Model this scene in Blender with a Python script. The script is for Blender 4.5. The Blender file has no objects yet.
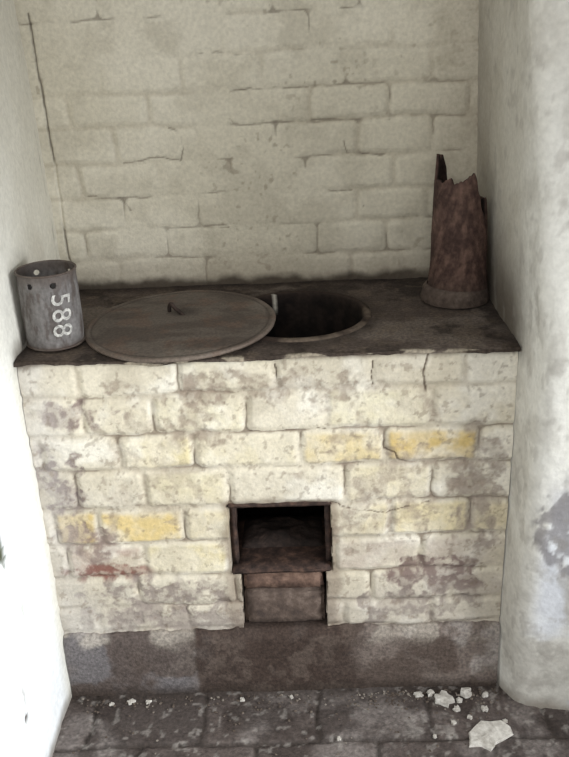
import bpy, bmesh, math, random
import numpy as np
from mathutils import Matrix, Vector
random.seed(7)
SC=bpy.context.scene
SC.view_settings.view_transform='Standard'
D=.48; W=.5236; H=.90

# ---------------------------------------------------------------- helpers
def lin(c):
    c=np.asarray(c,float)/255.0
    return np.where(c<=.04045,c/12.92,((c+.055)/1.055)**2.4)
def table(seed,n=256):
    return np.random.RandomState(seed).rand(n,n)
def vn(x,y,seed):
    T=table(seed); n=256
    xi=np.floor(x).astype(int); yi=np.floor(y).astype(int)
    fx=x-xi; fy=y-yi; fx=fx*fx*(3-2*fx); fy=fy*fy*(3-2*fy)
    a=T[xi%n,yi%n]; b=T[(xi+1)%n,yi%n]; c=T[xi%n,(yi+1)%n]; d=T[(xi+1)%n,(yi+1)%n]
    return (a*(1-fx)+b*fx)*(1-fy)+(c*(1-fx)+d*fx)*fy
def fbm(x,y,f,seed,o=4):
    s=0;a=1;t=0
    for i in range(o):
        s=s+a*vn(x*f+17.3*i,y*f-9.1*i,seed+i); t+=a; a*=.55; f*=2.03
    return s/t
def ss(a,b,x):
    t=np.clip((x-a)/(b-a),0,1); return t*t*(3-2*t)
def mix(c,d,m):
    return c*(1-m[...,None])+np.asarray(d)*m[...,None]
def polyd(x,z,pts):
    best=np.full(x.shape,9.)
    for (ax,az),(bx,bz) in zip(pts[:-1],pts[1:]):
        dx,dz=bx-ax,bz-az; t=np.clip(((x-ax)*dx+(z-az)*dz)/(dx*dx+dz*dz),0,1)
        best=np.minimum(best,np.hypot(x-ax-t*dx,z-az-t*dz))
    return best
def grid(name,P,C,mat,mask=None,flip=False,extrude=None,excol=None):
    nu,nv=P.shape[:2]
    V=P.reshape(-1,3); idx=np.arange(nu*nv).reshape(nu,nv)
    Fq=np.stack([idx[:-1,:-1],idx[1:,:-1],idx[1:,1:],idx[:-1,1:]],-1)
    col=C.reshape(-1,3)
    if mask is None: mask=np.ones((nu-1,nv-1),bool)
    F=Fq[mask]
    faces=F.tolist()
    if flip: faces=[f[::-1] for f in faces]
    if extrude is not None:
        cnt={}
        for f in faces:
            for i in range(4):
                a,b=f[i],f[(i+1)%4]
                if (b,a) in cnt: del cnt[(b,a)]
                else: cnt[(a,b)]=1
        border=set(idx[0])|set(idx[-1])|set(idx[:,0])|set(idx[:,-1])
        newv={}; V=list(map(tuple,V)); col=list(map(tuple,col))
        for (a,b) in list(cnt):
            if a in border and b in border: continue
            for k in (a,b):
                if k not in newv:
                    newv[k]=len(V); v=V[k]
                    V.append((v[0]+extrude[0],v[1]+extrude[1],v[2]+extrude[2])); col.append(tuple(excol))
            faces.append([b,a,newv[a],newv[b]])
        V=np.array(V); col=np.array(col)
    me=bpy.data.meshes.new(name); me.from_pydata(V.tolist(),[],faces)
    at=me.color_attributes.new('Col','FLOAT_COLOR','POINT')
    c4=np.ones((len(V),4),np.float32); c4[:,:3]=np.clip(col,0,1)
    at.data.foreach_set('color',c4.ravel())
    me.polygons.foreach_set('use_smooth',[True]*len(me.polygons))
    me.materials.append(mat); me.update()
    ob=bpy.data.objects.new(name,me); SC.collection.objects.link(ob)
    return ob
def from_bm(name,bm,mat,smooth=False):
    me=bpy.data.meshes.new(name); bm.normal_update(); bm.to_mesh(me); bm.free()
    if smooth: me.polygons.foreach_set('use_smooth',[True]*len(me.polygons))
    me.materials.append(mat)
    ob=bpy.data.objects.new(name,me); SC.collection.objects.link(ob); return ob
def structure(ob): ob['kind']='structure'; return ob
def empty(name,loc,label,cat):
    e=bpy.data.objects.new(name,None); e.empty_display_size=.05; e.location=loc
    SC.collection.objects.link(e); e['label']=label; e['category']=cat; return e
def parent(ch,pa):
    bpy.context.view_layer.update()
    ch.parent=pa; ch.matrix_parent_inverse=pa.matrix_world.inverted()

# ---------------------------------------------------------------- materials
def mat_attr(name,rough=.9,scale=90,amt=.25,bump=.25,spec=.2,bscale=220):
    m=bpy.data.materials.new(name); m.use_nodes=True; nt=m.node_tree; N=nt.nodes; L=nt.links
    b=N['Principled BSDF']; b.inputs['Roughness'].default_value=rough
    b.inputs['Specular IOR Level'].default_value=spec
    a=N.new('ShaderNodeAttribute'); a.attribute_name='Col'
    tc=N.new('ShaderNodeTexCoord')
    n=N.new('ShaderNodeTexNoise'); n.inputs['Scale'].default_value=scale; n.inputs['Detail'].default_value=6
    L.new(tc.outputs['Object'],n.inputs['Vector'])
    mr=N.new('ShaderNodeMapRange'); mr.inputs['From Min'].default_value=.3; mr.inputs['From Max'].default_value=.7
    mr.inputs['To Min'].default_value=1-amt; mr.inputs['To Max'].default_value=1+amt*.6
    L.new(n.outputs['Fac'],mr.inputs['Value'])
    mx=N.new('ShaderNodeVectorMath'); mx.operation='SCALE'
    L.new(a.outputs['Color'],mx.inputs[0]); L.new(mr.outputs['Result'],mx.inputs['Scale'])
    L.new(mx.outputs['Vector'],b.inputs['Base Color'])
    n2=N.new('ShaderNodeTexNoise'); n2.inputs['Scale'].default_value=bscale; n2.inputs['Detail'].default_value=5
    L.new(tc.outputs['Object'],n2.inputs['Vector'])
    bp=N.new('ShaderNodeBump'); bp.inputs['Strength'].default_value=bump; bp.inputs['Distance'].default_value=.004
    L.new(n2.outputs['Fac'],bp.inputs['Height']); L.new(bp.outputs['Normal'],b.inputs['Normal'])
    return m
def mat_noise(name,c1,c2,c3=None,scale=30,rough=.85,metal=0,bump=.4,bscale=150,lo=.35,hi=.68,stretch=(1,1,1)):
    m=bpy.data.materials.new(name); m.use_nodes=True; nt=m.node_tree; N=nt.nodes; L=nt.links
    b=N['Principled BSDF']; b.inputs['Roughness'].default_value=rough; b.inputs['Metallic'].default_value=metal
    b.inputs['Specular IOR Level'].default_value=.25
    tc=N.new('ShaderNodeTexCoord'); mp=N.new('ShaderNodeMapping'); mp.inputs['Scale'].default_value=stretch
    L.new(tc.outputs['Object'],mp.inputs['Vector'])
    n=N.new('ShaderNodeTexNoise'); n.inputs['Scale'].default_value=scale; n.inputs['Detail'].default_value=8; n.inputs['Roughness'].default_value=.65
    L.new(mp.outputs['Vector'],n.inputs['Vector'])
    cr=N.new('ShaderNodeValToRGB'); e=cr.color_ramp.elements
    e[0].position=lo; e[0].color=(*lin(c1),1); e[1].position=hi; e[1].color=(*lin(c2),1)
    if c3 is not None:
        k=e.new((lo+hi)/2); k.color=(*lin(c3),1)
    L.new(n.outputs['Fac'],cr.inputs['Fac']); L.new(cr.outputs['Color'],b.inputs['Base Color'])
    n2=N.new('ShaderNodeTexNoise'); n2.inputs['Scale'].default_value=bscale; n2.inputs['Detail'].default_value=6
    L.new(mp.outputs['Vector'],n2.inputs['Vector'])
    bp=N.new('ShaderNodeBump'); bp.inputs['Strength'].default_value=bump; bp.inputs['Distance'].default_value=.003
    L.new(n2.outputs['Fac'],bp.inputs['Height']); L.new(bp.outputs['Normal'],b.inputs['Normal'])
    return m
M_wall=mat_attr('whitewashed_brick',scale=120,amt=.12,bump=.35)
M_plaster=mat_attr('whitewashed_plaster',scale=80,amt=.10,bump=.35,bscale=120)
M_soot=mat_attr('sooty_render',scale=140,amt=.4,bump=.6,rough=.88,spec=.22)
M_floor=mat_attr('worn_pavers',scale=110,amt=.4,bump=.6,rough=.8,spec=.35)
M_lid=mat_attr('rusty_iron_lid',scale=160,amt=.3,bump=.3,rough=.7,spec=.35)
M_tin=mat_attr('weathered_tin',scale=130,amt=.25,bump=.2,rough=.6,spec=.4)
M_pipe=mat_attr('rusted_pipe',scale=90,amt=.4,bump=.5,rough=.88,spec=.2)
M_pan=mat_attr('boiler_iron',scale=90,amt=.3,bump=.4,rough=.85,spec=.15)
M_rbrick=mat_noise('rusty_brick_surface',(72,56,49),(130,106,92),(100,79,68),scale=35,bump=.7)
M_dbrick=mat_noise('sooty_brick_surface',(66,56,51),(116,102,93),(88,75,67),scale=30,bump=.7)
M_iron=mat_noise('dark_rusty_iron',(36,27,24),(92,70,59),(60,46,40),scale=45,bump=.6,rough=.75)
M_fire=mat_noise('sooty_firebox',(8,6,5),(30,23,20),(16,12,11),scale=22,bump=.8,bscale=60)
M_flake=mat_noise('plaster_flake_surface',(160,154,145),(220,216,208),None,scale=60,bump=.4)
M_paint=mat_noise('chalky_white_paint',(128,126,122),(200,198,192),None,scale=140,bump=.2,lo=.35,hi=.6)

# ---------------------------------------------------------------- bricks pattern
def bricks(x,z,bounds,joints,seed,warp=.006):
    wx=x+warp*2*(fbm(x,z,9,seed,3)-.5)+.006*(fbm(x,z,32,seed+20,2)-.5); wz=z+warp*2.2*(fbm(x,z,6,seed+40,3)-.5)+.006*(fbm(x,z,30,seed+60,2)-.5)
    b=np.array(bounds); r=np.clip(np.searchsorted(b,wz)-1,0,len(b)-2)
    dz=np.minimum(wz-b[r],b[r+1]-wz)
    dx=np.full(x.shape,9.); k=np.zeros(x.shape,int)
    for i in range(len(b)-1):
        J=np.array([-9.]+sorted(joints[i])+[9.]); m=r==i
        q=np.searchsorted(J,wx[m])-1
        dx[m]=np.minimum(wx[m]-J[q],J[q+1]-wx[m]); k[m]=q
    ddx=np.abs(dx); ddz=np.abs(dz); R=.016
    ax=np.clip(R-ddx,0,R); az=np.clip(R-ddz,0,R)
    d=np.where((ax>0)&(az>0),R-np.hypot(ax,az),np.minimum(ddx,ddz)); d=np.clip(d,0,9)
    rnd=table(seed+90)[r,k]; rnd2=table(seed+91)[r,k]
    return d,r,k,rnd,rnd2,dz,dx

# ================================================================ BACK WALL
def build_back():
    xs=np.linspace(-.60,.60,420); zs=np.linspace(.84,2.2,420)
    X,Z=np.meshgrid(xs,zs,indexing='ij')
    bounds=[.80,.89,.972,1.052,1.132,1.215,1.298,1.375,1.458,1.54,1.622,1.705,1.79,1.87,1.95,2.03,2.11,2.3]
    A=[-.37,-.175,.02,.215,.41]; B=[-.465,-.272,-.08,.114,.305,.50]
    rs=random.Random(3)
    joints=[]
    for i in range(len(bounds)-1):
        base=B if i%2==0 else A
        joints.append([j+rs.uniform(-.018,.018) for j in base])
    joints[6]=[-.465,-.272,-.08,.114,.30,.49]; joints[7]=[-.38,-.186,.005,.2,.4]
    d,r,k,rn,rn2,dz,dx=bricks(X,Z,bounds,joints,11,.008)
    vis=ss(.38,.68,fbm(X,Z,4.5,21,3))
    prof=ss(.0,.014,d)
    h=(.0010+.0034*vis)*prof+(rn-.5)*.002*ss(0,.025,d)+.004*(fbm(X,Z,3,5,3)-.5)+.0026*(fbm(X,Z,24,6,4)-.5)
    C=np.zeros(X.shape+(3,))+lin((208,202,185))
    C=mix(C,lin((190,183,163)),.6*ss(.35,.7,fbm(X,Z,2.6,31,5)))
    C=mix(C,lin((176,169,151)),.45*ss(.5,.7,fbm(X,Z,14,33,5)))
    C=C*(1+.04*(rn2-.5))[...,None]
    joint=(1-ss(.001,.0075,d))
    C=mix(C,lin((150,138,118)),.28*joint*vis)
    crack=(1-ss(.0006,.003,d))*ss(.54,.66,fbm(X,Z,9,61,3))
    C=mix(C,lin((104,94,82)),.6*crack); h=h-.002*crack
    for pts in [[(-.345,1.215),(-.27,1.228),(-.205,1.218),(-.195,1.25),(-.205,1.285),(-.225,1.295)],
                [(-.19,1.455),(-.10,1.462),(-.02,1.452),(.0,1.40)],[(.19,1.25),(.20,1.22),(.29,1.212)],
                [(-.09,1.352),(-.075,1.374),(-.01,1.377),(.11,1.374)],[(-.445,1.262),(-.475,1.25)],
                [(.12,1.145),(.12,1.13),(.21,1.128)],[(-.18,1.09),(-.17,1.052),(-.10,1.048)],
                [(-.08,1.31),(-.07,1.298),(.10,1.30),(.30,1.296)],[(-.44,1.14),(-.36,1.13),(-.34,1.10)],[(.23,1.06),(.24,1.09)]]:
        dd=polyd(X+.008*(fbm(X,Z,40,71,3)-.5),Z+.008*(fbm(X,Z,40,75,3)-.5),pts)
        m=(1-ss(.0004,.0028,dd))*ss(.35,.6,fbm(X,Z,30,79,2))
        C=mix(C,lin((104,94,82)),.7*m); h=h-.0025*m
    dd=polyd(X+.006*(fbm(X,Z,25,81,3)-.5),Z,[(-.526,1.56),(-.520,1.40),(-.512,1.20),(-.513,1.05),(-.508,.93)])
    m=(1-ss(.0008,.0035,dd)); C=mix(C,lin((70,62,54)),.8*m*ss(.35,.52,fbm(X,Z,9,84,2))); h=h-.004*m
    sp=ss(.70,.78,fbm(X,Z,70,91,2)); C=mix(C,lin((130,118,100)),.45*sp*ss(.5,.7,fbm(X,Z,5,95,2)))
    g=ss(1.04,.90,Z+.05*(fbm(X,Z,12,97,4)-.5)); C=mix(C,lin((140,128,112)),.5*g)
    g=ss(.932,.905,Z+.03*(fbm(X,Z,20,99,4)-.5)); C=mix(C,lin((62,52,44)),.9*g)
    g=ss(.30,.53,X+.05*(fbm(X,Z,6,103,3)-.5)); C=mix(C,lin((148,138,122)),.5*g)
    P=np.stack([X,D-h+.002,Z],-1)
    return structure(grid('wall_back',P,C,M_wall))
build_back()

# ================================================================ LEFT WALL
def build_left():
    ys=np.linspace(-1.5,D+.02,300); zs=np.linspace(-.01,2.2,320)
    Y,Z=np.meshgrid(ys,zs,indexing='ij')
    h=.010*(fbm(Y,Z,2.4,201,3)-.5)+.006*(fbm(Y,Z,9,205,3)-.5)+.0016*(fbm(Y,Z,40,209,3)-.5)
    C=np.zeros(Y.shape+(3,))+lin((228,226,217))
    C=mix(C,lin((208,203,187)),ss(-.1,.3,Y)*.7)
    C=mix(C,lin((200,196,182)),.4*ss(.5,.7,fbm(Y,Z,5,211,4)))
    C=mix(C,lin((242,246,249)),.85*ss(-.0,-.08,Y)*ss(.98,.8,Z))  # bluish daylight glare painted into the colour, low on the front stretch
    for (y,z,ry,rz,c,s) in [(-.245,.60,.015,.042,(78,82,64),1),(-.29,.20,.013,.013,(78,70,64),1),(-.20,.42,.008,.025,(170,174,160),.6),(-.275,.26,.007,.022,(130,124,114),.6),(-.16,.30,.006,.008,(150,142,134),.6)]:
        q=np.hypot((Y-y)/ry,(Z-z)/rz)+1.8*(fbm(Y,Z,70,221,4)-.5)
        m=1-ss(.7,1.15,q); C=mix(C,lin(c),m*s); h=h-.006*m*s
    g=ss(.05,.0,Z+.04*(fbm(Y,Z,20,231,3)-.5)); C=mix(C,lin((120,110,98)),.8*g)
    g=ss(.05,-.0,np.abs(Z-.90)+.04*(fbm(Y,Z,14,235,3)-.5))*ss(-.03,.02,Y); C=mix(C,lin((96,84,72)),.75*g)
    g=ss(1.25,.92,Z)*ss(.0,.35,Y)*ss(.35,.6,fbm(Y,Z,7,237,3)); C=mix(C,lin((160,150,134)),.5*g)
    dk=(1-ss(.001,.004,np.abs(Y-.455+.01*(fbm(Y,Z,10,241,3)-.5))))*ss(1.6,1.5,Z)*ss(.4,.5,fbm(Y,Z,8,243,2)); C=mix(C,lin((70,60,50)),.7*dk)
    lean=-.020*np.clip(Z-.9,0,2)/.65
    P=np.stack([-W-.002+h-.006*ss(0,.4,Y)-.004*ss(.0,-.1,Y)+lean,Y,Z],-1)
    return structure(grid('wall_left',P,C,M_plaster,flip=False))
build_left()

# ================================================================ RIGHT WALL (reveal + pier)
def build_right():
    zs=np.linspace(-.01,2.2,300)
    zk=[-.01,0,.3,.6,.97,1.2,1.55,2.2]; yk=[-.075,-.075,-.11,-.145,-.165,-.10,.0,.05]
    yc=np.interp(zs,zk,yk); yc=np.convolve(np.pad(yc,15,mode='edge'),np.ones(31)/31,'valid')
    n=330; pts=np.zeros((n,300,2))
    for j,z in enumerate(zs):
        x0=W+.001-.022*max(0,z-.9)/.65
        fl=.012+.026*max(0,.45-z)/.45
        L1=D+.02-yc[j]; L2=.85
        s=np.linspace(0,L1+L2,n); yy=D+.02-s
        X=np.where(s<L1,x0+fl*np.clip(-yy/max(.03,-yc[j]),0,1)**1.3,x0+fl+(s-L1)); Y=np.where(s<L1,yy,yc[j]-(s-L1)*.18)
        k=np.ones(15)/15
        X=np.convolve(np.pad(X,7,mode='edge'),k,'valid'); Y=np.convolve(np.pad(Y,7,mode='edge'),k,'valid')
        pts[:,j,0]=X; pts[:,j,1]=Y
    X=pts[...,0]; Y=pts[...,1]; Z=np.broadcast_to(zs,X.shape)
    S=X-Y
    h=.010*(fbm(S,Z,2.6,301,3)-.5)+.010*(fbm(S,Z,9,305,3)-.5)*ss(.0,-.08,Y)+.0035*(fbm(S,Z,34,309,4)-.5)
    T=np.gradient(pts,axis=0); T/=np.linalg.norm(T,axis=-1,keepdims=True)+1e-9
    nx=T[...,1]; ny=-T[...,0]
    C=np.zeros(X.shape+(3,))+lin((214,212,204))
    C=mix(C,lin((190,186,176)),.6*ss(.42,.7,fbm(S,Z,4,311,5)))
    C=mix(C,lin((174,170,161)),.4*ss(.48,.66,fbm(S,Z,17,313,6)))
    rev=ss(-.12,.1,Y)
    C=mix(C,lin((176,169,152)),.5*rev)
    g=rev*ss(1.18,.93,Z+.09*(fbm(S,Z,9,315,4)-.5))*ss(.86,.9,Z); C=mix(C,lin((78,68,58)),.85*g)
    g=rev*ss(.2,.45,Y)*ss(2.2,1.1,Z); C=mix(C,lin((124,114,100)),.5*g)
    pm=ss(.55,.59,X)
    m=pm*ss(.48,.58,fbm(S,Z,9,321,6))*ss(.80,.62,Z)*ss(.2,.35,Z); C=mix(C,lin((164,161,160)),.6*m)
    m=pm*ss(.45,.58,fbm(S,Z,6,327,4))*ss(.70,.5,Z); C=mix(C,lin((226,231,240)),.55*m)
    q=1-np.clip(np.hypot((X-.60)/.07,(Z-.52)/.16),0,1)
    m=ss(.50,.60,fbm(S,Z,26,325,6)*.75+q*.38)*ss(0,.3,q); C=mix(C,lin((116,111,112)),.75*m); h=h-.002*m
    m=ss(.60,.68,fbm(S,Z,24,329,4)); C=mix(C,lin((150,144,136)),.35*m)
    for zz in (1.29,.93): 
        m=pm*(1-ss(.001,.005,np.abs(Z-zz+.012*(fbm(S,Z,8,331,3)-.5)))); C=mix(C,lin((150,144,132)),.4*m); h=h-.002*m
    g=ss(.05,.0,Z+.05*(fbm(S,Z,18,335,3)-.5)); C=mix(C,lin((130,120,108)),.7*g)
    P=np.stack([X+nx*h,Y+ny*h,Z],-1)
    return structure(grid('wall_right',P,C,M_plaster))
build_right()

# ================================================================ FLOOR
def build_floor():
    xs=np.linspace(-.6,1.45,480); ys=np.linspace(-1.6,.03,420)
    X,Y=np.meshgrid(xs,ys,indexing='ij')
    bounds=[-1.8,-1.6,-1.35,-1.1,-.86,-.62,-.40,-.175,.2]
    J=[]
    for i in range(len(bounds)-1):
        o=0 if i%2==1 else .13
        J.append([-.19-.27-.27+o,-.19-.27+o,-.19+o,.085+o,.35+o,.62+o,.89+o,1.15+o])
    d,r,k,rn,rn2,_,_=bricks(X,Y,bounds,J,401,.010)
    h=.005*ss(0,.012,d)+(rn-.5)*.004+.006*(fbm(X,Y,7,405,4)-.5)+.003*(fbm(X,Y,30,409,4)-.5)
    C=np.zeros(X.shape+(3,))+lin((84,75,71))
    C=C*(1+.35*(rn2-.5))[...,None]
    C=mix(C,lin((124,116,112)),.75*ss(.48,.68,fbm(X,Y,9,411,5)))
    C=mix(C,lin((54,45,41)),.7*ss(.48,.68,fbm(X,Y,12,415,5)))
    C=mix(C,lin((50,43,38)),.6*(1-ss(.002,.009,d)))
    m=ss(-.07,-.005,Y+.05*(fbm(X,Y,14,421,4)-.5)); C=mix(C,lin((58,49,43)),.7*m)
    m=ss(.68,.76,fbm(X,Y,60,425,2)); C=mix(C,lin((150,144,138)),.5*m)
    m=ss(.60,.68,fbm(X,Y,26,427,5))*ss(.1,.4,X); C=mix(C,lin((158,152,146)),.5*m)
    P=np.stack([X,Y,h-.004],-1)
    return structure(grid('floor',P,C,M_floor))
build_floor()

# ================================================================ WASH BOILER (brick copper)
boiler=empty('wash_boiler',(0,.24,0),'whitewashed brick wash boiler with sooty hob and small fire opening','boiler')
def build_body():
    OP=[(-.107,.130,.345,.530),(-.088,.114,.150,.35)]
    xs=np.linspace(-W,W,400); zs=np.linspace(.150,.889,282)
    X,Z=np.meshgrid(xs,zs,indexing='ij')
    bounds=[.10,.19,.259,.344,.438,.533,.628,.714,.809,.91]
    joints=[[-.4,-.2,0,.2,.4],[-.43,-.22,.155,.36],[-.33,-.10,.215,.405],[-.485,-.306,-.11,.134,.33],[-.50,-.40,-.205,.262,.444],
            [-.44,-.285,-.096,.16,.35],[-.506,-.335,-.166,.064,.25,.454],[-.404,-.25,-.05,.12,.345],[-.40,-.191,.018,.22,.415]]
    d,r,k,rn,rn2,dz,dx=bricks(X,Z,bounds,joints,501,.007)
    n1=fbm(X,Z,5,505,4); n2=fbm(X,Z,16,509,4); n3=fbm(X,Z,45,513,4)
    vis=ss(.28,.58,fbm(X,Z,5,517,3))
    topfade=ss(.885,.86,Z)
    h=(.0026+.0050*vis)*ss(0,.015,d)*(.3+.7*topfade)+(rn-.5)*.005*ss(0,.022,d)+.006*(n1-.5)+.0045*(n2-.5)+.0026*(n3-.5)
    C=np.zeros(X.shape+(3,))+lin((207,199,180))
    C=mix(C,lin((224,219,206)),.75*ss(.42,.66,n2))
    C=mix(C,lin((180,171,152)),.6*ss(.46,.66,fbm(X,Z,7,521,6)))
    C=C*(1+.06*(rn2-.5))[...,None]
    face=ss(.003,.016,d)
    wash=ss(.38,.60,fbm(X,Z,22,545,6))
    def brick(row,col,c,s):
        nonlocal C
        m=((r==row)&(k==col)).astype(float)*face*(.3+.7*ss(.34,.56,fbm(X,Z,13,530+row,6)))*(1-.4*wash)
        C=mix(C,lin(c),m*s)
    brick(6,5,(196,172,116),1); brick(6,4,(204,186,140),.85); brick(6,2,(206,192,144),.7); brick(6,3,(208,197,162),.55)
    brick(4,1,(198,174,116),.95); brick(4,2,(200,178,124),.95); brick(4,4,(206,191,146),.65); brick(4,3,(206,191,150),.5)
    brick(4,5,(206,191,150),.5); brick(3,2,(206,191,142),.75); brick(5,2,(208,197,158),.45); brick(5,4,(208,195,154),.45)
    brick(7,2,(208,199,162),.45); brick(7,4,(208,199,162),.45); brick(7,1,(196,186,162),.5); brick(8,2,(206,199,168),.35)
    brick(3,1,(152,122,108),.6); brick(3,4,(170,155,143),.55); brick(3,5,(162,148,138),.55); brick(2,4,(158,146,136),.55); brick(2,3,(182,173,160),.45)
    C=mix(C,lin((162,151,132)),.45*(1-ss(.001,.007,d))*vis)
    crk=(1-ss(.0005,.0026,d))*ss(.49,.59,fbm(X,Z,11,541,3)); C=mix(C,lin((104,90,76)),.7*crk); h=h-.003*crk
    fl=fbm(X,Z,30,551,6); fine=.5+.5*ss(.38,.58,fbm(X,Z,75,557,4))
    def patch(cx,cz,rx,rz,c,s,th=.5):
        nonlocal C,h
        q=1-np.clip(np.hypot((X-cx)/rx,(Z-cz)/rz),0,1)
        m=ss(th-.03,th+.08,fl*.8+q*.36)*ss(0,.35,q)*fine; C=mix(C,lin(c),m*s); h=h-.0015*m
    patch(-.47,.60,.10,.13,(112,96,93),.9,.54); patch(-.42,.78,.15,.06,(126,110,104),.9,.54)
    patch(-.40,.36,.13,.035,(120,80,70),.95,.50); patch(-.44,.45,.10,.09,(126,108,100),.85,.56)
    patch(-.30,.27,.25,.10,(134,122,114),.9,.54); patch(.36,.33,.18,.08,(118,100,94),.95,.53)
    patch(.30,.24,.24,.08,(126,114,106),.9,.54); patch(.46,.55,.08,.25,(146,134,124),.75,.55)
    patch(-.05,.82,.45,.06,(136,122,108),.65,.58); patch(.25,.58,.3,.3,(146,132,118),.6,.64)
    patch(-.16,.76,.12,.12,(146,132,118),.65,.59); patch(-.2,.22,.35,.07,(132,120,112),.85,.54)
    patch(-.25,.65,.3,.25,(152,140,124),.5,.64)
    g=ss(.36,.17,Z+.14*(fbm(X,Z,8,561,5)-.5)); C=mix(C,lin((164,156,147)),.5*g)
    g=ss(-.40,-.52,X+.06*(fbm(X,Z,8,565,4)-.5)); C=mix(C,lin((184,179,174)),.5*g)
    spk=ss(.66,.74,fbm(X,Z,80,567,3)); C=mix(C,lin((124,110,95)),.45*spk)
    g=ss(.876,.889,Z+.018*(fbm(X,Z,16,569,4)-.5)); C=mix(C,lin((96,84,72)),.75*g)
    bx=np.maximum(np.maximum(-.107-X,X-.13),np.maximum(.17-Z,Z-.53)); g=ss(.025,.0,bx+.03*(n2-.5)); C=mix(C,lin((112,96,82)),.6*g)
    for pts,w in [([(.337,.887),(.330,.86),(.326,.845),(.334,.80)],.0026),([(.268,.714),(.248,.70),(.246,.665),(.27,.655),(.28,.635),(.30,.628)],.0018),
                ([(.12,.715),(.02,.712),(-.05,.716)],.0012),([(.018,.87),(.02,.82)],.0013),([(.222,.87),(.218,.815)],.0013),([(.13,.53),(.20,.512),(.26,.505),(.35,.53)],.0010)]:
        dd=polyd(X+.010*(fbm(X,Z,38,571,3)-.5),Z+.010*(fbm(X,Z,38,575,3)-.5),pts); m=(1-ss(w*.4,w*1.4,dd))*ss(.3,.45,fbm(X,Z,25,577,2))
        C=mix(C,lin((80,64,52)),.85*m); h=h-.004*m
    P=np.stack([X,-h+.004,Z],-1)
    xc=(xs[1:]+xs[:-1])/2; zc=(zs[1:]+zs[:-1])/2; XC,ZC=np.meshgrid(xc,zc,indexing='ij')
    wob=.009*(fbm(XC,ZC,30,581,3)-.5); wob2=.009*(fbm(XC,ZC,30,585,3)-.5)
    mask=np.ones(XC.shape,bool)
    for a,b,c,e in OP: mask&=~((XC+wob>a)&(XC+wob<b)&(ZC+wob2>c)&(ZC+wob2<e))
    return grid('brickwork',P,C,M_wall,mask=mask,extrude=(0,.11,0),excol=lin((50,39,34)))
body=build_body(); body['label']='whitewashed brickwork with yellowed and flaking bricks'; parent(body,boiler)

def build_plinth():
    xs=np.linspace(-W,W,360); t=np.linspace(0,1,76)
    X,T=np.meshgrid(xs,t,indexing='ij')
    top=.188+.020*(fbm(X,X*0+3,7,601,4)-.5)+.014*(fbm(X,X*0+9,30,605,4)-.5)
    top=np.where((X>-.10)&(X<.125),np.minimum(top,.186),top)
    zt=np.clip(T/.93,0,1); back=np.clip((T-.93)/.07,0,1)
    Z=zt*top
    h=.012+.008*(fbm(X,Z,6,611,4)-.5)+.005*(fbm(X,Z,26,615,4)-.5)-.007*ss(.85,1.0,zt)
    Y=-h+back*(.05)
    C=np.zeros(X.shape+(3,))+lin((114,103,96))
    C=mix(C,lin((110,108,111)),.7*ss(-.15,-.25,X)*ss(.35,.6,fbm(X,Z,6,621,3)))
    C=mix(C,lin((164,157,151)),.65*ss(.48,.62,fbm(X,Z,9,625,6)))
    C=mix(C,lin((82,70,63)),.8*ss(.46,.58,fbm(X,Z,8,629,6)))
    m=ss(-.215,-.20,X+.03*(fbm(X,Z,18,631,3)-.5))*ss(.21,.16,X+.06*(fbm(X,Z,14,633,3)-.5))
    mc=lin((62,50,44)); C=mix(C,mc,.88*m); C=mix(C,lin((98,86,78)),.55*m*ss(.5,.64,fbm(X,Z,20,637,5)))
    m=ss(.13,.18,Z+.06*(fbm(X,Z,18,639,4)-.5))*ss(.45,.58,fbm(X,Z,12,635,4)); C=mix(C,lin((172,164,152)),.6*m*(1-ss(-.215,-.2,X)*ss(.2,.17,X)))
    m=ss(.04,.0,Z); C=mix(C,lin((58,49,43)),.8*m)
    return grid('plinth',np.stack([X,Y,Z],-1),C,M_soot)
pl=build_plinth(); pl['label']='grey-brown rendered plinth band, darker below the fire opening'; parent(pl,boiler)

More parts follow.
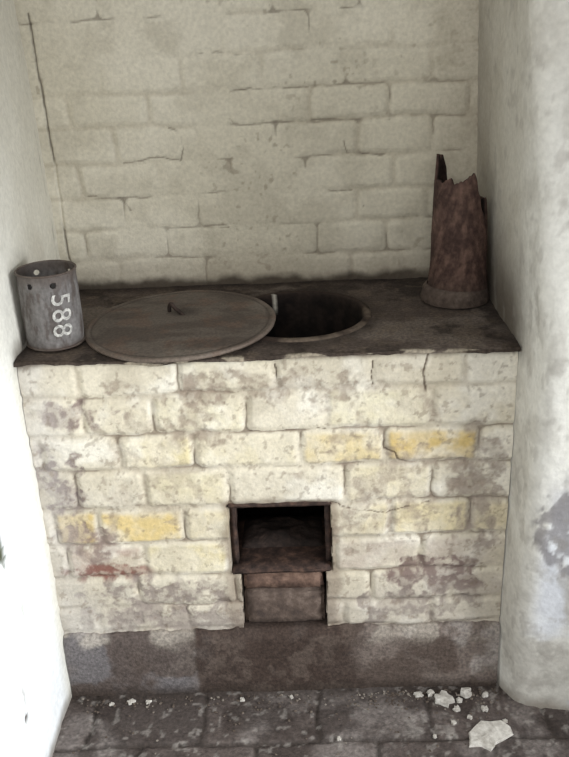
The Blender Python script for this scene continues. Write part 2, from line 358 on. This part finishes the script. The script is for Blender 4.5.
HC=(.066,.225)
def build_hob():
    xs=np.linspace(-W,W,300)
    n=170
    X=np.repeat(xs[:,None],n+14,1); Y=np.zeros_like(X); Z=np.zeros_like(X)
    lip=.008+.004*ss(.1,-.3,xs)+.014*(fbm(xs,xs*0+2,9,701,5)-.5)
    th=.013+.018*(fbm(xs,xs*0+5,13,705,5)-.5)
    for i in range(len(xs)):
        yf=-lip[i]
        y=np.linspace(D,yf,n); Y[i,:n]=y
        a=np.linspace(0,np.pi/2,10)[1:]; rr=th[i]*.6
        Y[i,n:n+9]=yf-rr*np.sin(a)*.6; Z[i,n:n+9]=-rr*(1-np.cos(a))
        Y[i,n+9:]=np.linspace(yf-rr*.55,.01,5); Z[i,n+9:]=np.linspace(-rr*1.1,-th[i],5)
    b=.007*(fbm(X,Y,6,711,4)-.5)+.004*(fbm(X,Y,28,715,5)-.5)
    Rr=np.hypot(X-HC[0],Y-HC[1]); b=b*(.2+.8*ss(.18,.24,Rr))
    b=b*(.3+.7*ss(.215,.25,np.hypot(X+.192,Y-.165)))
    Z=Z+H+b-.001-.002*ss(.02,-.01,Y)+.003*ss(-.35,-.5,X)*ss(.06,0,Y)
    C=np.zeros(X.shape+(3,))+lin((80,70,63))
    C=mix(C,lin((116,106,97)),.65*ss(.48,.66,fbm(X,Y,8,721,6)))
    C=mix(C,lin((46,39,34)),.75*ss(.48,.64,fbm(X,Y,11,725,6)))
    C=mix(C,lin((100,88,76)),.5*ss(.55,.65,fbm(X,Y,34,727,4)))
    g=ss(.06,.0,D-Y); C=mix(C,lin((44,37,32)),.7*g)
    g=ss(.04,.0,np.abs(Rr-.18)); C=mix(C,lin((46,38,33)),.5*g)
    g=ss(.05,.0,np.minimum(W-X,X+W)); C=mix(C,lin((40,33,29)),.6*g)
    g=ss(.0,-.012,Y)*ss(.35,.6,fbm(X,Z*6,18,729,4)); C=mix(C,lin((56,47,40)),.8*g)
    g=ss(.0,-.010,Y)*ss(.56,.62,fbm(X,Z*4,16,731,4)); C=mix(C,lin((160,150,132)),.7*g)
    xc=(X[1:,1:]+X[:-1,:-1])/2; yc=(Y[1:,1:]+Y[:-1,:-1])/2
    mask=np.hypot(xc-HC[0],yc-HC[1])>.160
    mask|=(np.arange(mask.shape[1])[None,:]>=n)
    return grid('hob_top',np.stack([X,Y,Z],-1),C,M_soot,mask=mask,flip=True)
hob=build_hob(); hob['label']='soot-blackened uneven hob slab'; parent(hob,boiler)

def revolve(name,prof,cx,cy,mat,nseg=120,colf=None,amp=0,seed=1):
    pr=[]
    for (r0,z0),(r1,z1) in zip(prof[:-1],prof[1:]):
        L=math.hypot(r1-r0,z1-z0); k=max(1,int(L/.005))
        for i in range(k): pr.append((r0+(r1-r0)*i/k,z0+(z1-z0)*i/k))
    pr.append(prof[-1]); pr=np.array(pr)
    ph=np.linspace(0,2*np.pi,nseg+1)
    PH,K=np.meshgrid(ph,np.arange(len(pr)),indexing='ij')
    R=pr[K,0]; Z=pr[K,1]
    X=np.cos(PH)*R; Y=np.sin(PH)*R
    nz=amp*(fbm(X+5,Y+5+Z*2,14,seed,4)-.5)
    P=np.stack([cx+X,cy+Y,Z+nz],-1); P[-1]=P[0]
    C=colf(PH,R,Z,X,Y)
    C[-1]=C[0]
    ob=grid(name,P,C,mat,flip=True)
    bm=bmesh.new(); bm.from_mesh(ob.data); bmesh.ops.remove_doubles(bm,verts=bm.verts,dist=1e-5); bm.to_mesh(ob.data); bm.free()
    return ob
def panc(PH,R,Z,X,Y):
    C=np.zeros(R.shape+(3,))+lin((22,18,16))
    C=mix(C,lin((36,29,25)),ss(.45,.65,fbm(PH*3,Z*10,2,741,4)))
    C=mix(C,lin((56,46,40)),.9*ss(.150,.158,R))
    C=mix(C,lin((104,92,80)),.8*ss(.150,.156,R)*ss(.4,.6,fbm(X+3,Y+3,20,745,4))*ss(.0,-.1,Y-X*.6))
    m=(np.abs(PH-1.93)<.03)*ss(.85,.87,Z)*(R<.158); C=mix(C,lin((200,194,180)),m*.8)
    return C
pan=revolve('boiler_pan',[(.172,.894),(.170,.903),(.159,.905),(.154,.902),(.151,.88),(.148,.80),(.135,.72),(.10,.66),(.05,.64),(.0005,.635)],HC[0],HC[1],M_pan,colf=panc,amp=.003,seed=747)
pan['label']='round cast-iron pan with a worn flanged rim'; parent(pan,boiler)

def build_firebox():
    bm=bmesh.new()
    def quad(*v): bm.faces.new([bm.verts.new(p) for p in v])
    x0,x1,z0,z1,y0,y1=-.118,.140,.12,.545,.095,.40
    quad((x0,y1,z0),(x1,y1,z0),(x1,y1,z1),(x0,y1,z1))
    quad((x0,y0,z0),(x0,y1,z0),(x0,y1,z1),(x0,y0,z1))
    quad((x1,y1,z0),(x1,y0,z0),(x1,y0,z1),(x1,y1,z1))
    quad((x0,y0,z1),(x0,y1,z1),(x1,y1,z1),(x1,y0,z1))
    quad((x0,y0,z0),(x1,y0,z0),(x1,y1,z0),(x0,y1,z0))
    bmesh.ops.remove_doubles(bm,verts=bm.verts,dist=1e-5)
    bmesh.ops.subdivide_edges(bm,edges=bm.edges,cuts=14,use_grid_fill=True)
    rs=random.Random(5)
    for v in bm.verts:
        if v.co.y>y0+.01: v.co+=Vector((rs.uniform(-.005,.005),rs.uniform(-.005,.005),rs.uniform(-.005,.005)))
    return from_bm('firebox',bm,M_fire)
fb=build_firebox(); fb['label']='soot-black firebox cavity'; parent(fb,boiler)

def block(name,size,loc,mat,bev=.005,jit=.0015,cuts=6,rot=(0,0,0),seed=1):
    bm=bmesh.new(); bmesh.ops.create_cube(bm,size=1)
    bmesh.ops.scale(bm,vec=size,verts=bm.verts)
    bmesh.ops.bevel(bm,geom=bm.edges[:],offset=bev,segments=2,affect='EDGES')
    long=[e for e in bm.edges if e.calc_length()>max(size)*.3]
    bmesh.ops.subdivide_edges(bm,edges=long,cuts=cuts,use_grid_fill=True)
    rs=random.Random(seed)
    for v in bm.verts: v.co+=Vector([rs.uniform(-jit,jit) for _ in range(3)])
    ob=from_bm(name,bm,mat,True); ob.location=loc; ob.rotation_euler=rot; return ob
o=block('lintel_bar',(.236,.05,.010),(.012,.026,.528),M_iron,bev=.003,seed=2); parent(o,boiler); o['label']='rusty iron lintel bar'
for x,s in ((-.097,3),(.122,4)):
    o=block('frame_bar',(.015,.03,.170),(x,.042,.435),M_iron,bev=.003,seed=s); parent(o,boiler); o['label']='rusty upright iron frame bar'
o=block('dead_plate',(.232,.235,.012),(.010,.117,.350),M_iron,bev=.003,seed=6); parent(o,boiler); o['label']='rusty iron plate at the mouth of the fire'
bm=bmesh.new(); bmesh.ops.create_grid(bm,x_segments=40,y_segments=24,size=.5)
for v in bm.verts:
    x,y=v.co.x*.20,v.co.y*.12; e=max(0,1-(2*v.co.x)**2)*max(0,1-(2*v.co.y)**2)
    hh=.030*e**.5*(.45+float(fbm(np.array([x+1.]),np.array([y+1.]),26,771,4)[0]))
    v.co=Vector((.012+x,.150+y,.354+hh))
ash=from_bm('ash_heap',bm,mat_noise('ash_clinker',(28,22,19),(62,50,44),(42,33,29),scale=40,bump=.9),True); ash['label']='rust-brown heap of old ash'; parent(ash,boiler)
b1=block('rusty_brick',(.186,.09,.042),(.013,.048,.3180),M_rbrick,bev=.006,jit=.002,seed=8)
b1['label']='thin rust-red brick stacked in the ash opening'; b1['category']='brick'
b2=block('sooty_brick',(.190,.09,.098),(.013,.056,.2395),M_dbrick,bev=.007,jit=.002,seed=9)
b2['label']='large dull brown brick closing the ash opening'; b2['category']='brick'

# ================================================================ LID
LX,LY=-.195,.166
lid=empty('boiler_lid',(LX,LY,.908),'round brown rusty iron lid slid half off the boiler pan','lid')
def lidc(PH,R,Z,X,Y):
    C=np.zeros(R.shape+(3,))+lin((92,83,75))
    C=mix(C,lin((114,106,97)),.6*ss(.48,.68,fbm(X+2,Y+2,9,801,6)))
    C=mix(C,lin((68,58,51)),.7*ss(.46,.66,fbm(X*.6+2,Y*1.6+2,13,805,6)))
    C=mix(C,lin((98,74,60)),.4*ss(.55,.66,fbm(X+4,Y+2,24,807,4)))
    C=mix(C,lin((60,50,44)),.6*(1-ss(0,.004,np.abs(R-.199))))
    C=mix(C,lin((110,94,82)),.4*ss(.206,.212,R))
    C=mix(C,lin((46,37,33)),.75*ss(.05,.012,np.hypot(X-.0,Y-.05)+.04*(fbm(X+2,Y+2,30,809,3)-.5)))
    return C
plate=revolve('lid_plate',[(.0005,.012),(.05,.0125),(.195,.008),(.199,.0065),(.204,.0085),(.211,.0085),(.214,.005),(.212,0),(.0005,.002)],0,0,M_lid,nseg=150,colf=lidc,amp=.004,seed=811)
plate.data.flip_normals()
plate.location=(LX,LY,.907); plate.rotation_euler=(math.radians(1.0),math.radians(-.9),0)
parent(plate,lid)
def tube(name,pts,r,mat,closed=False):
    cu=bpy.data.curves.new(name,'CURVE'); cu.dimensions='3D'; sp=cu.splines.new('NURBS'); sp.points.add(len(pts)-1)
    for q,p in zip(sp.points,pts): q.co=(*p,1)
    sp.use_endpoint_u=not closed; sp.use_cyclic_u=closed; sp.order_u=3
    cu.bevel_depth=r; cu.bevel_resolution=4; cu.use_fill_caps=True
    t=bpy.data.objects.new(name,cu); SC.collection.objects.link(t)
    me=bpy.data.meshes.new_from_object(t.evaluated_get(bpy.context.evaluated_depsgraph_get()))
    bpy.data.objects.remove(t); me.materials.clear(); me.materials.append(mat)
    me.polygons.foreach_set('use_smooth',[True]*len(me.polygons))
    ob=bpy.data.objects.new(name,me); SC.collection.objects.link(ob); return ob
hx,hy,hz=-.213,.212,.919
M_hand=mat_noise('blackened_iron',(26,21,19),(62,50,44),None,scale=60,bump=.5)
hd=tube('handle',[(hx-.014,hy+.010,hz-.004),(hx-.015,hy+.010,hz+.012),(hx-.008,hy+.004,hz+.024),(hx+.000,hy-.002,hz+.012),(hx+.012,hy-.010,hz+.007),(hx+.024,hy-.018,hz-.004)],.0045,M_hand)
hd['label']='small bent iron loop handle'; parent(hd,lid)

# ================================================================ BROKEN FLUE PIPE
PX,PY=.446,.300
pipe=empty('broken_flue_pipe',(PX,PY,.905),'rust-brown flue pipe with jagged broken top beside the wall','pipe')
def build_pipe():
    K=[(-90,1.192),(-78,1.200),(-72,1.206),(-66,1.188),(-62,1.164),(-57,1.154),(-53,1.128),(-46,1.116),(-38,1.094),(-28,1.076),(-18,1.050),(-8,1.040),(-4,1.036),
       (0,1.06),(5,1.126),(12,1.138),(25,1.132),(45,1.140),(60,1.132),(68,1.10),(80,1.07),(95,1.09),(104,1.11),(112,1.14),(122,1.205),(136,1.232),(146,1.215),(156,1.238),
       (163,1.19),(170,1.178),(182,1.183),(200,1.186),(215,1.182),(228,1.190),(236,1.196),(244,1.180),(255,1.186),(270,1.192)]
    A=np.radians([k[0] for k in K]); Hh=[k[1] for k in K]
    n=220; ph=np.linspace(-np.pi/2,3*np.pi/2,n+1)
    top=np.interp(ph,A,Hh)+.006*(fbm(ph*3,ph*0+1,4,901,3)-.5); top[-1]=top[0]
    ts=np.linspace(0,1,90)
    z0=.905
    def rad(z): return .0645+.005*ss(1.0,.93,z)-.0055*ss(1.0,1.25,z)
    PH,T=np.meshgrid(ph,ts,indexing='ij')
    Zo=z0+(top[:,None]-z0)*T
    Ro=rad(Zo)+.0018*(fbm(PH*2.2+9,Zo*18,2,905,4)-.5)
    Zi=Zo[:,::-1]-.0005; Ri=rad(Zi)-.0075
    Z=np.concatenate([Zo,Zi],1); R=np.concatenate([Ro,Ri],1); PHa=np.concatenate([PH,PH],1)
    P=np.stack([PX+R*np.cos(PHa),PY+R*np.sin(PHa),Z],-1); P[-1]=P[0]
    q=fbm(np.cos(PHa)*1.3+4,Z*9+np.sin(PHa),4,911,5)
    C=np.zeros(Z.shape+(3,))+lin((84,65,58))
    C=mix(C,lin((104,82,72)),.7*ss(.5,.66,q)); C=mix(C,lin((62,47,42)),.7*ss(.48,.34,q))
    C=mix(C,lin((66,56,50)),.5*ss(.99,.92,Z))
    inner=np.zeros(Z.shape); inner[:,90:]=1
    C=mix(C,lin((34,24,21)),.92*inner); C[-1]=C[0]
    return grid('pipe_body',P,C,M_pipe,flip=False)
pb=build_pipe(); parent(pb,pipe)
def colc(PH,R,Z,X,Y):
    C=np.zeros(R.shape+(3,))+lin((80,69,62)); C=mix(C,lin((104,92,83)),.6*ss(.45,.65,fbm(X+2,Y+2+Z,24,921,4))); return C
co=revolve('pipe_collar',[(.080,.902),(.081,.909),(.078,.917),(.076,.930),(.071,.938),(.066,.940)],PX-.005,PY,M_pipe,colf=colc,amp=.005,seed=923)
co.data.flip_normals()
co['label']='rough mortared collar at the pipe foot'; parent(co,pipe)

# ================================================================ TIN
TX,TY,TR=-.460,.096,.0615
TT=1.068
tin=empty('metal_tin',(TX,TY,.904),'weathered grey tin with rim holes and painted number','tin')
def build_tin():
    n=240; nz=110; ph=np.linspace(-np.pi,np.pi,n+1); z0,z1=.904,TT
    zz=np.linspace(z0,z1,nz); PH,Z=np.meshgrid(ph,zz,indexing='ij')
    R=TR+.0008*np.sin(PH*2+Z*20)-.0015*ss(.93,.905,Z)+.0012*(fbm(PH*2,Z*20,2,951,3)-.5)
    P=np.stack([TX+R*np.cos(PH),TY+R*np.sin(PH),Z],-1); P[-1]=P[0]
    q=fbm(PH*2+8,Z*12,2.2,955,5)
    C=np.zeros(Z.shape+(3,))+lin((106,102,100))
    C=mix(C,lin((128,125,123)),.6*ss(.5,.7,q)); C=mix(C,lin((78,69,64)),.75*ss(.49,.36,q))
    C=mix(C,lin((80,64,55)),.7*ss(.92,.905,Z)); C=mix(C,lin((84,74,68)),.75*ss(TT-.035,TT-.005,Z))
    C[-1]=C[0]
    xc=(PH[1:,1:]+PH[:-1,:-1])/2; zc=(Z[1:,1:]+Z[:-1,:-1])/2
    mask=np.ones(xc.shape,bool)
    for a in (-1.95,-1.12,2.2,.9):
        mask&=np.hypot((xc-a)*TR,zc-(TT-.021))>.0065
    ob=grid('tin_body',P,C,M_tin,mask=mask)
    md=ob.modifiers.new('thick','SOLIDIFY'); md.thickness=.0016; md.offset=-1
    bm=bmesh.new(); bm.from_mesh(ob.data); bmesh.ops.remove_doubles(bm,verts=bm.verts,dist=1e-6); bm.to_mesh(ob.data); bm.free()
    return ob
tb=build_tin(); parent(tb,tin)
def rimc(PH,R,Z,X,Y):
    C=np.zeros(R.shape+(3,))+lin((92,82,75)); C=mix(C,lin((70,56,49)),.6*ss(.45,.65,fbm(X+2,Y+2,40,961,3))); return C
def ring(name,cx,cy,z,R,r):
    pr=[(R+r*math.cos(a),z+r*math.sin(a)) for a in np.linspace(0,2*math.pi,11)]
    return revolve(name,pr,cx,cy,M_tin,colf=rimc)
rm=ring('tin_rim',TX,TY,TT,TR+.0005,.0022); rm.data.flip_normals(); parent(rm,tin)
rb=ring('base_seam',TX,TY,.907,TR-.0005,.0024); rb.data.flip_normals(); parent(rb,tin)
bm=bmesh.new(); bmesh.ops.create_circle(bm,cap_ends=True,segments=64,radius=TR-.001); bmesh.ops.extrude_face_region(bm,geom=bm.faces[:])
for v in bm.verts: v.co+=Vector((TX,TY,.908))
tbm=from_bm('tin_base',bm,M_iron); parent(tbm,tin)
cu=bpy.data.curves.new('num','FONT'); cu.body='588'; cu.size=.058; cu.align_x='CENTER'; cu.align_y='CENTER'; cu.offset=.0002; cu.space_character=1.1
to=bpy.data.objects.new('num',cu); SC.collection.objects.link(to)
me=bpy.data.meshes.new_from_object(to.evaluated_get(bpy.context.evaluated_depsgraph_get())); bpy.data.objects.remove(to)
bm=bmesh.new(); bm.from_mesh(me)
bmesh.ops.triangulate(bm,faces=bm.faces[:])
for _ in range(2): bmesh.ops.subdivide_edges(bm,edges=[e for e in bm.edges if e.calc_length()>.006],cuts=1)
phc=-1.0
for v in bm.verts:
    tx,ty=v.co.x*1.0,v.co.y
    s=ty*1.0-tx*.08; z=.982-tx*1.04
    a=phc+s/TR; rr=TR+.0016
    v.co=Vector((TX+rr*math.cos(a),TY+rr*math.sin(a),z))
num=from_bm('painted_number',bm,M_paint); num['label']='chalky white painted number 588'; parent(num,tin)

# ================================================================ DEBRIS
def flake(name,x,y,r,seed,th=.006,el=1.0):
    rs=random.Random(seed); bm=bmesh.new(); n=13; top=[];bot=[]
    a0=rs.uniform(0,6)
    for i in range(n):
        a=a0+2*math.pi*i/n; q=r*rs.uniform(.55,1.1)
        top.append(bm.verts.new((q*math.cos(a)*el*.93,q*math.sin(a)*.93,th*rs.uniform(.7,1.1))))
        bot.append(bm.verts.new((q*math.cos(a)*el,q*math.sin(a),0)))
    c=bm.verts.new((0,0,th*1.15))
    for i in range(n):
        j=(i+1)%n; bm.faces.new((top[i],top[j],c)); bm.faces.new((bot[i],bot[j],top[j],top[i]))
    bm.faces.new(bot[::-1])
    ob=from_bm(name,bm,M_flake); ob.location=(x,y,.002); ob.rotation_euler=(0,0,rs.uniform(0,3)); return ob
FL=[(.472,-.170,.046,.006,1.25,'large flat white plaster flake lying on the pavers'),(.388,-.058,.026,.012,1,'chunky white plaster lump on the pavers'),
    (.445,-.040,.016,.014,1,'chunky white plaster lump on the pavers'),(.36,-.038,.012,.008,1,''),(.415,-.088,.010,.006,1,''),
    (.330,-.040,.010,.006,1.3,''),(-.375,-.038,.009,.005,1.4,''),(-.33,-.040,.008,.005,1,''),(-.42,-.045,.007,.004,1,''),
    (-.10,-.040,.007,.004,1,''),(.02,-.036,.006,.004,1,''),(.40,-.13,.008,.005,1,''),(.35,-.17,.006,.004,1,''),(.48,-.09,.010,.006,1,''),
    (.52,-.13,.007,.004,1,''),(.13,-.17,.006,.004,1,''),
    (.425,-.062,.009,.007,1,''),(.49,-.045,.009,.007,1,''),(.44,-.115,.007,.005,1,'')]
for i,(x,y,r,t,el,lb) in enumerate(FL):
    o=flake('plaster_flake',x,y,r,100+i,t,el); o['label']=lb or 'small chip of white plaster on the dirty floor'; o['category']='plaster flake'; o['group']='plaster flakes fallen on the floor'
rs=random.Random(44); bm=bmesh.new()
for i in range(430):
    x=rs.uniform(-.5,.50) if rs.random()<.7 else rs.uniform(.25,.52); y=-.024-abs(rs.gauss(0,.032)) if rs.random()<.75 else rs.uniform(-.3,-.03)
    s=rs.uniform(.0014,.0040)
    r=bmesh.ops.create_icosphere(bm,subdivisions=1,radius=s)
    for v in r['verts']:
        v.co=Vector((v.co.x*rs.uniform(.6,1.3),v.co.y*rs.uniform(.6,1.3),v.co.z*.6))+Vector((x,y,.003+s*.3))
rub=from_bm('plaster_rubble',bm,mat_noise('rubble_surface',(64,54,47),(160,153,143),(98,87,78),scale=14,bump=.5))
rub['kind']='stuff'; rub['label']='scatter of fine plaster and brick crumbs on the floor'; rub['category']='rubble'

# ================================================================ LIGHT
w=bpy.data.worlds.new('World'); SC.world=w; w.use_nodes=True
bg=w.node_tree.nodes['Background']; bg.inputs[0].default_value=(.95,.97,1,1); bg.inputs[1].default_value=.64
def area(name,loc,target,size,power,col,sy=None,spread=180):
    l=bpy.data.lights.new(name,'AREA'); l.energy=power; l.color=col; l.size=size; l.spread=math.radians(spread)
    if sy: l.shape='RECTANGLE'; l.size_y=sy
    o=bpy.data.objects.new(name,l); o.location=loc
    o.rotation_euler=(Vector(target)-Vector(loc)).to_track_quat('-Z','Y').to_euler(); SC.collection.objects.link(o); return o
area('doorway_light',(1.3,-1.0,.9),(-.55,-.45,.40),.7,12,(.95,.98,1),1.0,spread=80)
area('window_light',(-.1,-2.6,2.1),(0,.2,.7),1.2,20,(1,.98,.94))

# ================================================================ CAMERA
f,th,ps,ro,cx,cy,cz=881.23,.4139,.0250,.0435,.0788,-1.6958,1.5846
F=Vector((-math.sin(ps)*math.cos(th),math.cos(ps)*math.cos(th),-math.sin(th))); R=Vector((math.cos(ps),math.sin(ps),0)); U=R.cross(F)
c,s=math.cos(ro),math.sin(ro)
rt=R*c-U*s; up=R*s+U*c
cam=bpy.data.cameras.new('camera'); cam.sensor_fit='HORIZONTAL'; cam.sensor_width=36; cam.lens=f/569*36; cam.clip_start=.02
co=bpy.data.objects.new('camera',cam); SC.collection.objects.link(co); SC.camera=co
co.matrix_world=Matrix(((rt.x,up.x,-F.x,cx),(rt.y,up.y,-F.y,cy),(rt.z,up.z,-F.z,cz),(0,0,0,1)))
